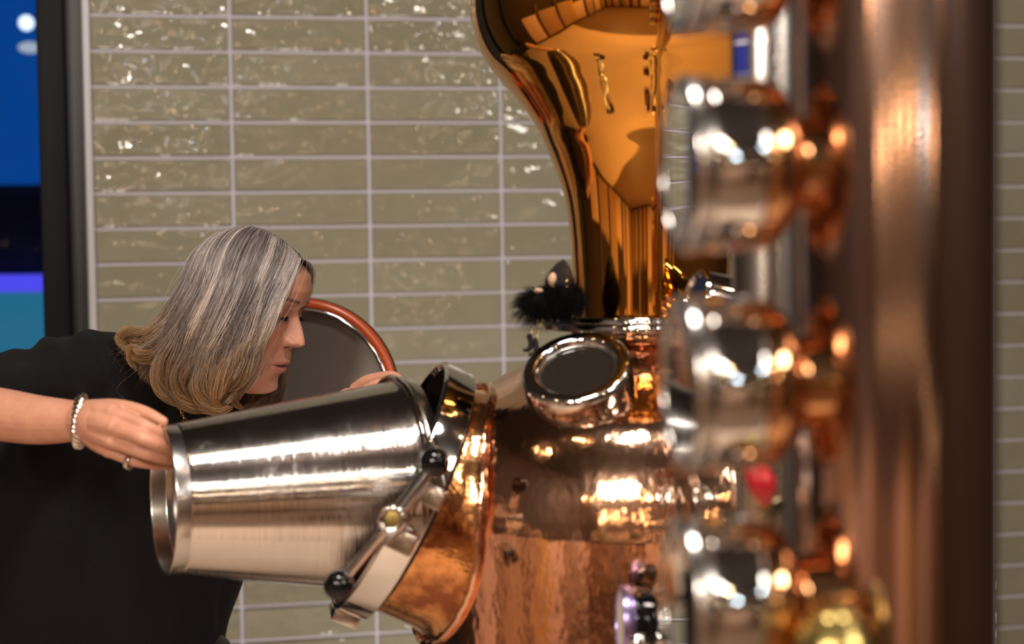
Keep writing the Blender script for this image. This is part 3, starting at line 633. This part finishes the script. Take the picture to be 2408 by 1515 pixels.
def tufts(Gd, count, clumps, spread, rad):
    k = len(Gd); t = np.linspace(0,1,NP)
    cs = np.sort(rng.uniform(0, k-1, clumps)); cph = rng.uniform(0,6.28,clumps); clay = rng.uniform(0,1,clumps)**1.3; ctone = rng.normal(0,1,clumps); clen = 1.0-.26*rng.random(clumps)**1.6
    ci = rng.integers(0, clumps, count); s = np.clip(cs[ci]+rng.normal(0,.10,count), 0, k-1.001)
    i0 = s.astype(int); fr_ = (s-i0)[:,None,None]; Pn = Gd[i0]*(1-fr_)+Gd[np.minimum(i0+1,k-1)]*fr_
    L = (clen[ci]+rng.normal(0,.035,count))[:,None]*t[None]; L = np.minimum(L, 1.0)*(NP-1); a = np.clip(L.astype(int),0,NP-2); b = L-a
    r_ = np.arange(count)[:,None]; Pn = Pn[r_,a]*(1-b[...,None])+Pn[r_,a+1]*b[...,None]
    lay = np.clip(clay[ci]+rng.normal(0,.12,count),0,1.2)
    cen = HO+hu*.0
    mid = np.array([at(520,740,2.62)]); inward = (mid-Pn); inward[...,2] *= .15
    Pn = Pn+inward*(lay[:,None,None]*.17*np.clip(t*2.2,0,1)[None,:,None])
    env = (t**1.5)[None,:,None]; px_ = lev([1,0,0]); py_ = lev([0,0,1])
    wav = np.sin(cph[ci][:,None]+t[None]*(8.5+2.0*np.sin(cph[ci]*3))[:,None])
    Pn = Pn+env**1.4*.017*(wav[...,None]*px_+np.cos(cph[ci][:,None]*1.7+t[None]*6)[...,None]*py_)
    o1, o2, o3 = (rng.normal(0,1,(count,1)) for _ in range(3)); f1 = rng.uniform(2,6,(count,1))
    Pn = Pn+(spread*(.25+t)[None,:,None])*(np.sin(f1*t[None]+o1*3)[...,None]*o2[...,None]*px_*.8+np.cos(f1*t[None]+o2*3)[...,None]*o3[...,None]*py_*.7)
    tone = ctone[ci]*.85+rng.normal(0,.5,count)+np.where(s < 1.6, .9, 0)
    return Pn, tone
hair_m = mat('grey_brown_hair', (.2,.15,.12), .34, Specular_IOR_Level=.5)
hi = nd(hair_m, 'ShaderNodeHairInfo'); ta = nd(hair_m, 'ShaderNodeAttribute'); ta.attribute_name = 'tone'
mr = nd(hair_m, 'ShaderNodeMapRange'); mr.inputs[1].default_value = -2; mr.inputs[2].default_value = 2.4; lk(hair_m, ta, 'Fac', mr, 0)
top_r = ramp(hair_m, mr, 0, [(.15,(.035,.026,.027)),(.44,(.15,.128,.127)),(.66,(.35,.305,.288)),(.92,(.74,.66,.61))])
tip_r = ramp(hair_m, mr, 0, [(.15,(.020,.010,.006)),(.45,(.105,.055,.027)),(.7,(.26,.145,.07)),(.95,(.52,.35,.20))])
mh = nd(hair_m, 'ShaderNodeMix'); mh.data_type = 'RGBA'; ir = ramp(hair_m, hi, 'Intercept', [(.38,(0,0,0)),(.86,(1,1,1))])
lk(hair_m, ir, 0, mh, 0); lk(hair_m, top_r, 0, mh, 6); lk(hair_m, tip_r, 0, mh, 7); lk(hair_m, mh, 2, bsdf(hair_m), 'Base Color')
def relax(p, it):
    for _ in range(it):
        m = p.copy(); m[:,1:-1] = .5*p[:,1:-1]+.25*(p[:,:-2]+p[:,2:]); p = m
    return p
def off_skull(Pw, k, it=2):
    L = (Pw-HO) @ np.array([hf, hl, hu]).T; c = np.array([-.003,0,.018]); rad = np.array([.1030,.0790,.0985])
    q = (L-c)/rad; d = np.linalg.norm(q, axis=-1, keepdims=True); kk = np.maximum(k, 1e-3)
    # only the skull above the brow line pushes hair out; below, the cheeks do
    q = np.where(d < kk, q*kk/np.maximum(d,1e-6), q); return relax(HW(q*rad+c), it)
gn_, gf_ = off_skull(guides(near), 1.02, 6), off_skull(guides(far), 1.02, 6)
def with_tone(o, tone):
    a = o.data.attributes.new('tone', 'FLOAT', 'CURVE'); a.data.foreach_set('value', tone.astype(np.float32)); return o
Pn, tn = tufts(gn_, 17000, 420, .0042, 1); Pf, tf_ = tufts(gf_, 7000, 200, .0042, 1)
lyr = rng.uniform(1.02,1.07,(len(Pn)+len(Pf),1,1))
hair = with_tone(strands('hair', off_skull(np.concatenate([Pn,Pf]), lyr), .00017, hair_m, person, .45), np.concatenate([tn,tf_-.9]))
hair['kind'] = 'stuff'
Pw, tw = tufts(gn_, 420, 300, .028, 1)
with_tone(strands('flyaway_hair', off_skull(Pw, 1.07), .00008, hair_m, hair, .4), tw+.6)
hend_m = mat('golden_hair_ends', (.2,.15,.12), .34, Specular_IOR_Level=.5)
hi2 = nd(hend_m, 'ShaderNodeHairInfo'); ta2 = nd(hend_m, 'ShaderNodeAttribute'); ta2.attribute_name = 'tone'
mr2 = nd(hend_m, 'ShaderNodeMapRange'); mr2.inputs[1].default_value = -2; mr2.inputs[2].default_value = 2.4; lk(hend_m, ta2, 'Fac', mr2, 0)
t1 = ramp(hend_m, mr2, 0, [(.15,(.035,.026,.024)),(.5,(.14,.105,.09)),(.9,(.40,.32,.27))]); t2 = ramp(hend_m, mr2, 0, [(.12,(.045,.02,.009)),(.5,(.26,.128,.048)),(.9,(.66,.41,.19))])
mh2 = nd(hend_m, 'ShaderNodeMix'); mh2.data_type = 'RGBA'; i2 = ramp(hend_m, hi2, 'Intercept', [(.05,(0,0,0)),(.5,(1,1,1))])
lk(hend_m, i2, 0, mh2, 0); lk(hend_m, t1, 0, mh2, 6); lk(hend_m, t2, 0, mh2, 7); lk(hend_m, mh2, 2, bsdf(hend_m), 'Base Color')
LK, LT = [], []
for pts, n, rad in (
  ([(415,700,-.05),(385,745,-.065),(345,788,-.07),(303,786,-.06),(284,797,-.055),(297,818,-.055),(315,846,-.06)], 420, .0085),
  ([(430,740,-.09),(398,800,-.105),(366,835,-.105),(330,838,-.095),(312,822,-.09),(308,850,-.085),(322,872,-.085)], 380, .0075),
  ([(440,750,-.1),(408,815,-.118),(378,868,-.118),(380,912,-.115),(412,944,-.11),(452,958,-.1)], 520, .010),
  ([(470,770,-.11),(440,840,-.124),(412,890,-.124),(420,935,-.12),(462,962,-.112),(500,962,-.1)], 520, .010),
  ([(510,790,-.115),(488,850,-.126),(470,905,-.126),(478,945,-.12),(512,966,-.112),(548,958,-.1)], 480, .010),
  ([(560,790,-.112),(545,850,-.122),(520,900,-.122),(505,940,-.118),(520,962,-.108)], 420, .009),
  ([(600,800,-.108),(588,850,-.118),(560,895,-.118),(530,915,-.114),(520,940,-.11)], 380, .008),
  ([(615,840,-.10),(590,885,-.108),(562,915,-.104),(552,945,-.095),(575,965,-.085)], 320, .007),
  ([(640,890,.03),(628,925,.03),(606,950,.02),(570,962,.01)], 300, .009), ([(655,880,.06),(645,930,.06),(640,962,.05)], 260, .009)):
    c = spline(np.array(pts, float), 7); c = np.array([at(x,y,2.62+d) for x,y,d in c]); k = np.linspace(0,len(c)-1,NP)
    c = np.stack([np.interp(k, np.arange(len(c)), c[:,i]) for i in range(3)],1); t = np.linspace(0,1,NP)
    n = int(n*.62); tg = np.gradient(c, axis=0); tg /= np.linalg.norm(tg,axis=1)[:,None]; sd = np.cross(tg, tow); sd /= np.linalg.norm(sd,axis=1)[:,None]; up_ = np.cross(sd, tg)
    ph = rng.uniform(0,6.28,n); rr = rad*np.sqrt(rng.random(n))*1.15; w_t = (.9+.5*np.sin(t*math.pi))*(1-.72*t**2.2)
    an = ph[:,None]+2.2*t[None]+.35*np.sin(5*t[None]+ph[:,None]*3)
    P_ = c[None]+(rr[:,None]*w_t[None]*np.cos(an))[...,None]*sd[None]*1.15+(rr[:,None]*w_t[None]*np.sin(an))[...,None]*up_[None]*.8
    e = 1-.25*rng.random(n); s0 = .62*rng.random(n)**1.3; kk = (s0[:,None]+np.linspace(0,1,NP)[None]*(e-s0)[:,None])*(NP-1); P_ = P_+(.016*np.exp(-(t/.22)**2))[None,:,None]*lev([0,0,1]); a_ = np.clip(kk.astype(int),0,NP-2); b_ = kk-a_; ri = np.arange(n)[:,None]
    LK.append(P_[ri,a_]*(1-b_[...,None])+P_[ri,a_+1]*b_[...,None]); LT.append(rng.normal(.1,.85,n)+random.gauss(0,.35)-(1.1 if pts[0][2] > 0 else 0))
with_tone(strands('curled_hair_ends', np.concatenate(LK), .00016, hend_m, hair, .4), np.concatenate(LT))
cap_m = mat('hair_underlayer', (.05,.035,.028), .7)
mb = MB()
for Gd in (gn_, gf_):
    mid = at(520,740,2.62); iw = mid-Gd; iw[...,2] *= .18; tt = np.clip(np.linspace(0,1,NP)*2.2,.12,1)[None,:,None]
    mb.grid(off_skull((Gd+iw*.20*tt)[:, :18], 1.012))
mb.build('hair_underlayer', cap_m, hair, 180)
# ---- clothes
mb = MB()
def cap(j, r, seg=28, sub=6): mb.capsule(P(*j), r, seg, sub)
cap([(400,985,2.76),(360,1180,2.76),(310,1420,2.76),(285,1640,2.76)], [.118,.140,.152,.160], 40)
cap([(470,1010,2.79),(420,1200,2.80),(395,1390,2.80),(350,1520,2.80)], [.095,.11,.118,.118], 36)
cap([(190,866,2.60),(300,905,2.68),(430,965,2.76),(590,985,2.85)], [.056,.078,.075,.052], 30)
cap([(440,968,2.715),(430,1000,2.74)], [.066,.08], 30)
cap([(250,930,2.64),(190,1080,2.72),(120,1300,2.74),(110,1560,2.74)], [.09,.125,.15,.16], 36)
cap([(158,797,2.575),(196,806,2.548),(224,862,2.528),(230,945,2.545)], [.008,.012,.011,.008], 16)
cap([(195,868,2.585),(60,910,2.48),(-68,948,2.36)], [.058,.0555,.051], 30)
cap([(596,985,2.86),(640,1065,2.865),(672,1120,2.865)], [.056,.054,.050], 26)
sh = remeshed(mb, .0065, 14, .6)
v = np.array([q.co[:] for q in sh.vertices]); nn = np.array([q.normal[:] for q in sh.vertices])
def vn(p, s, ph): return np.sin(p[:,0]*s[0]+ph)*np.sin(p[:,1]*s[1]+ph*1.3)*np.sin(p[:,2]*s[2]+ph*.7)
fold = .006*np.sin((v[:,0]*22+v[:,2]*9)+2*np.sin(v[:,2]*7)+1.1)*np.clip((1.28-v[:,2])*3,0,1)
slv = np.exp(-((v[:,0]-at(130,900,2.55)[0])/.10)**2)*np.clip((v[:,2]-1.15)*8,0,1)
fold += .0055*np.sin(v[:,0]*95+v[:,2]*40+1.5*np.sin(v[:,1]*30))*slv+.003*vn(v,(40,35,30),1.3)
v = v+nn*fold[:,None]; sh.vertices.foreach_set('co', v.astype(np.float32).ravel()); sh.update()
shirt = link('shirt', sh, shirt_m, person, 180)
hp = at(285,1640,2.76)
mb = MB(); MBo = mb
for sx in (-1,1):
    x = hp[0]-.01+sx*.095
    mb.capsule(np.array([[x*.98,hp[1],hp[2]+.02],[x,hp[1]-.02,.50],[x,hp[1]+.01,.10]]), [.105,.068,.052], 24)
link('trousers', remeshed(mb, .01, 8), blackmat_m, person, 180)
for sx in (-1,1):
    x = hp[0]-.01+sx*.095
    m2 = MB(); m2.capsule(np.array([[x-.02,hp[1]+.03,.045],[x+.06,hp[1]-.0,.045],[x+.17,hp[1]-.03,.034]]), [.045,.044,.032], 20); o = m2.build('shoe', black_m, person, 180)
# ---- jewellery
wc = at(190,991,2.20); wd = at(215,993,2.185)-at(165,989,2.22); BXr = frame(wc+tow*.003, lev([1,.06,.10]), tow)
aa = np.linspace(0,2*math.pi,160,endpoint=False)
bang = MB()
for k in range(2):
    bang.tube([BXr([[ (.0318+.0017*math.cos(14*a+k*math.pi))*math.cos(a), (.0325+.0017*math.cos(14*a+k*math.pi))*math.sin(a), .0036*math.sin(14*a+k*math.pi)]])[0] for a in aa], .0036, 10, closed=True)
bang.build('bangle', silver_m, person)
rc = at(305,1085,2.142); RX = frame(rc, at(326,1087,2.14)-at(296,1077,2.145), tow)
MB().lathe(rnd([(.0098,-.0028),(.0113,-.0028),(.0113,.0028),(.0098,.0028),(.0098,-.0028)],.0008), RX, 48, False).build('ring', silver_m, person)
chain = MB(); cp = spline(np.array([(405,925,2.62),(422,962,2.60),(436,990,2.58),(455,1030,2.57),(480,1045,2.57),(500,1015,2.58),(510,975,2.60),(516,940,2.62)], float), 16)
cw = np.array([at(*q) for q in cp]); dl = np.concatenate([[0],np.cumsum(np.linalg.norm(np.diff(cw,axis=0),axis=1))]); k = 0
for s_ in np.arange(0, dl[-1]-.008, .0072):
    a = np.array([np.interp(s_, dl, cw[:,i]) for i in range(3)]); b = np.array([np.interp(s_+.0072, dl, cw[:,i]) for i in range(3)])
    X = frame((a+b)/2, tow if k % 2 else np.cross(b-a, tow), b-a); k += 1
    t_ = (b-a)/np.linalg.norm(b-a); pn = np.cross(t_, tow); pn /= np.linalg.norm(pn); q2 = pn if k % 2 else np.cross(t_, pn)
    chain.tube([(a+b)/2+t_*.0050*math.cos(x)+q2*.0027*math.sin(x) for x in np.linspace(0,2*math.pi,12,endpoint=False)], .0007, 6, closed=True)
chain.build('necklace', gold_m, person, 180)

# ------------------------------------------------------------------ little fur witch on the flange
dd = 2.13
doll = thing('witch_doll', 'small witch doll with black fur body and pointed hat sitting on the still flange', 'doll', at(1300,742,dd))
hat_m = mat('glitter_hat', (.006,.005,.007), .4, Specular_IOR_Level=.3); bump(hat_m, noise(hat_m, coords(hat_m), 700, 2), 'Fac', .003)
fur_m = mat('black_fur', (.0016,.0015,.0017), .8, Specular_IOR_Level=.08); face_m = mat("doll_face", (.46,.28,.18), .5)
hx = frame(at(1316,662,dd), at(1322,613,dd)-at(1314,655,dd))
MB().lathe(rnd([(.0003,-.009),(.0165,-.007),(.0185,-.003),(.0150,.010),(.0085,.0215),(.0012,.0275)],.002), hx, 32).build('hat', hat_m, doll)
MB().ball(at(1301,659,dd-.010), .0085, 20, (.8,.9,1.15)).ball(at(1293,657,dd-.013), .0026, 12).build('face', face_m, doll)
blob = [((1300,712,dd+.004),(.023,.021,.021)),((1322,690,dd),(.019,.018,.022)),((1262,716,dd-.004),(.020,.018,.017)),((1345,705,dd+.002),(.015,.016,.018))]
mb = MB()
for c, s_ in blob: mb.ball(at(*c), 1, 20, s_)
fb = link('fur_body', remeshed(mb, .002, 3), fur_m, doll, 180)
fs = []
for c, s_ in blob:
    for k in range(1500):
        d = rng.normal(0,1,3); d /= np.linalg.norm(d); p = at(*c)+d*np.array(s_)*.96; L_ = random.uniform(.008,.016)*(1.25 if c[0] < 1280 else 1)
        g = d+rng.normal(0,.35,3)+np.array([-.35,0,-.45]); g /= np.linalg.norm(g)
        fs.append([p+g*L_*t+np.array([-.1,0,-.35])*L_*t*t for t in np.linspace(0,1,6)])
strands('fur', np.array(fs), .00016, fur_m, fb, .1)
MB().ball(at(1266,684,dd-.014), .0042, 12, (1.5,.8,.8)).build('hand', face_m, doll)
MB().ball(at(1333,661,dd-.014), .0022, 12).ball(at(1333,674,dd-.016), .0014, 10).build('earring', gold_m, doll)
for a, b in (((1266,745,dd-.010),(1247,790,dd-.012)),((1278,745,dd-.012),(1260,800,dd-.014))):
    ch = MB(); pa, pb = at(*a), at(*b); n = 9; t_ = (pb-pa)/np.linalg.norm(pb-pa); pn = np.cross(t_, tow); pn /= np.linalg.norm(pn)
    for k in range(n):
        c = pa+(pb-pa)*(k+.5)/n; q2 = pn if k % 2 else np.cross(t_, pn); h_ = np.linalg.norm(pb-pa)/n*.62
        ch.tube([c+t_*h_*math.cos(x)+q2*.0012*math.sin(x) for x in np.linspace(0,2*math.pi,10,endpoint=False)], .00045, 5, closed=True)
    ch.build('leg_chain', gold_m, doll, 180)
    x, y = b[0], b[1]; d = b[2]
    bt = MB(); bt.capsule(P((x-2,y+2,d),(x+1,y+14,d),(x+1,y+26,d)), [.0040,.0034,.0036], 12); bt.capsule(P((x+1,y+27,d),(x-6,y+33,d),(x-14,y+34,d)), [.0036,.0030,.0022], 12)
    link('boot', remeshed(bt, .0006, 3), hat_m, doll, 180)

for o in bpy.data.objects:
    n = o.name.split('.')[0]
    if n == 'gasket': o['label'] = 'glossy orange rubber gasket'
    elif n == 'ball_knob': o['label'] = 'glossy black ball knob'
    elif n == 'onion_neck': o['label'] = 'golden polished onion-shaped copper neck'
    elif n == 'manway_neck': o['label'] = 'copper manway tube with heat-tinted golden patches'
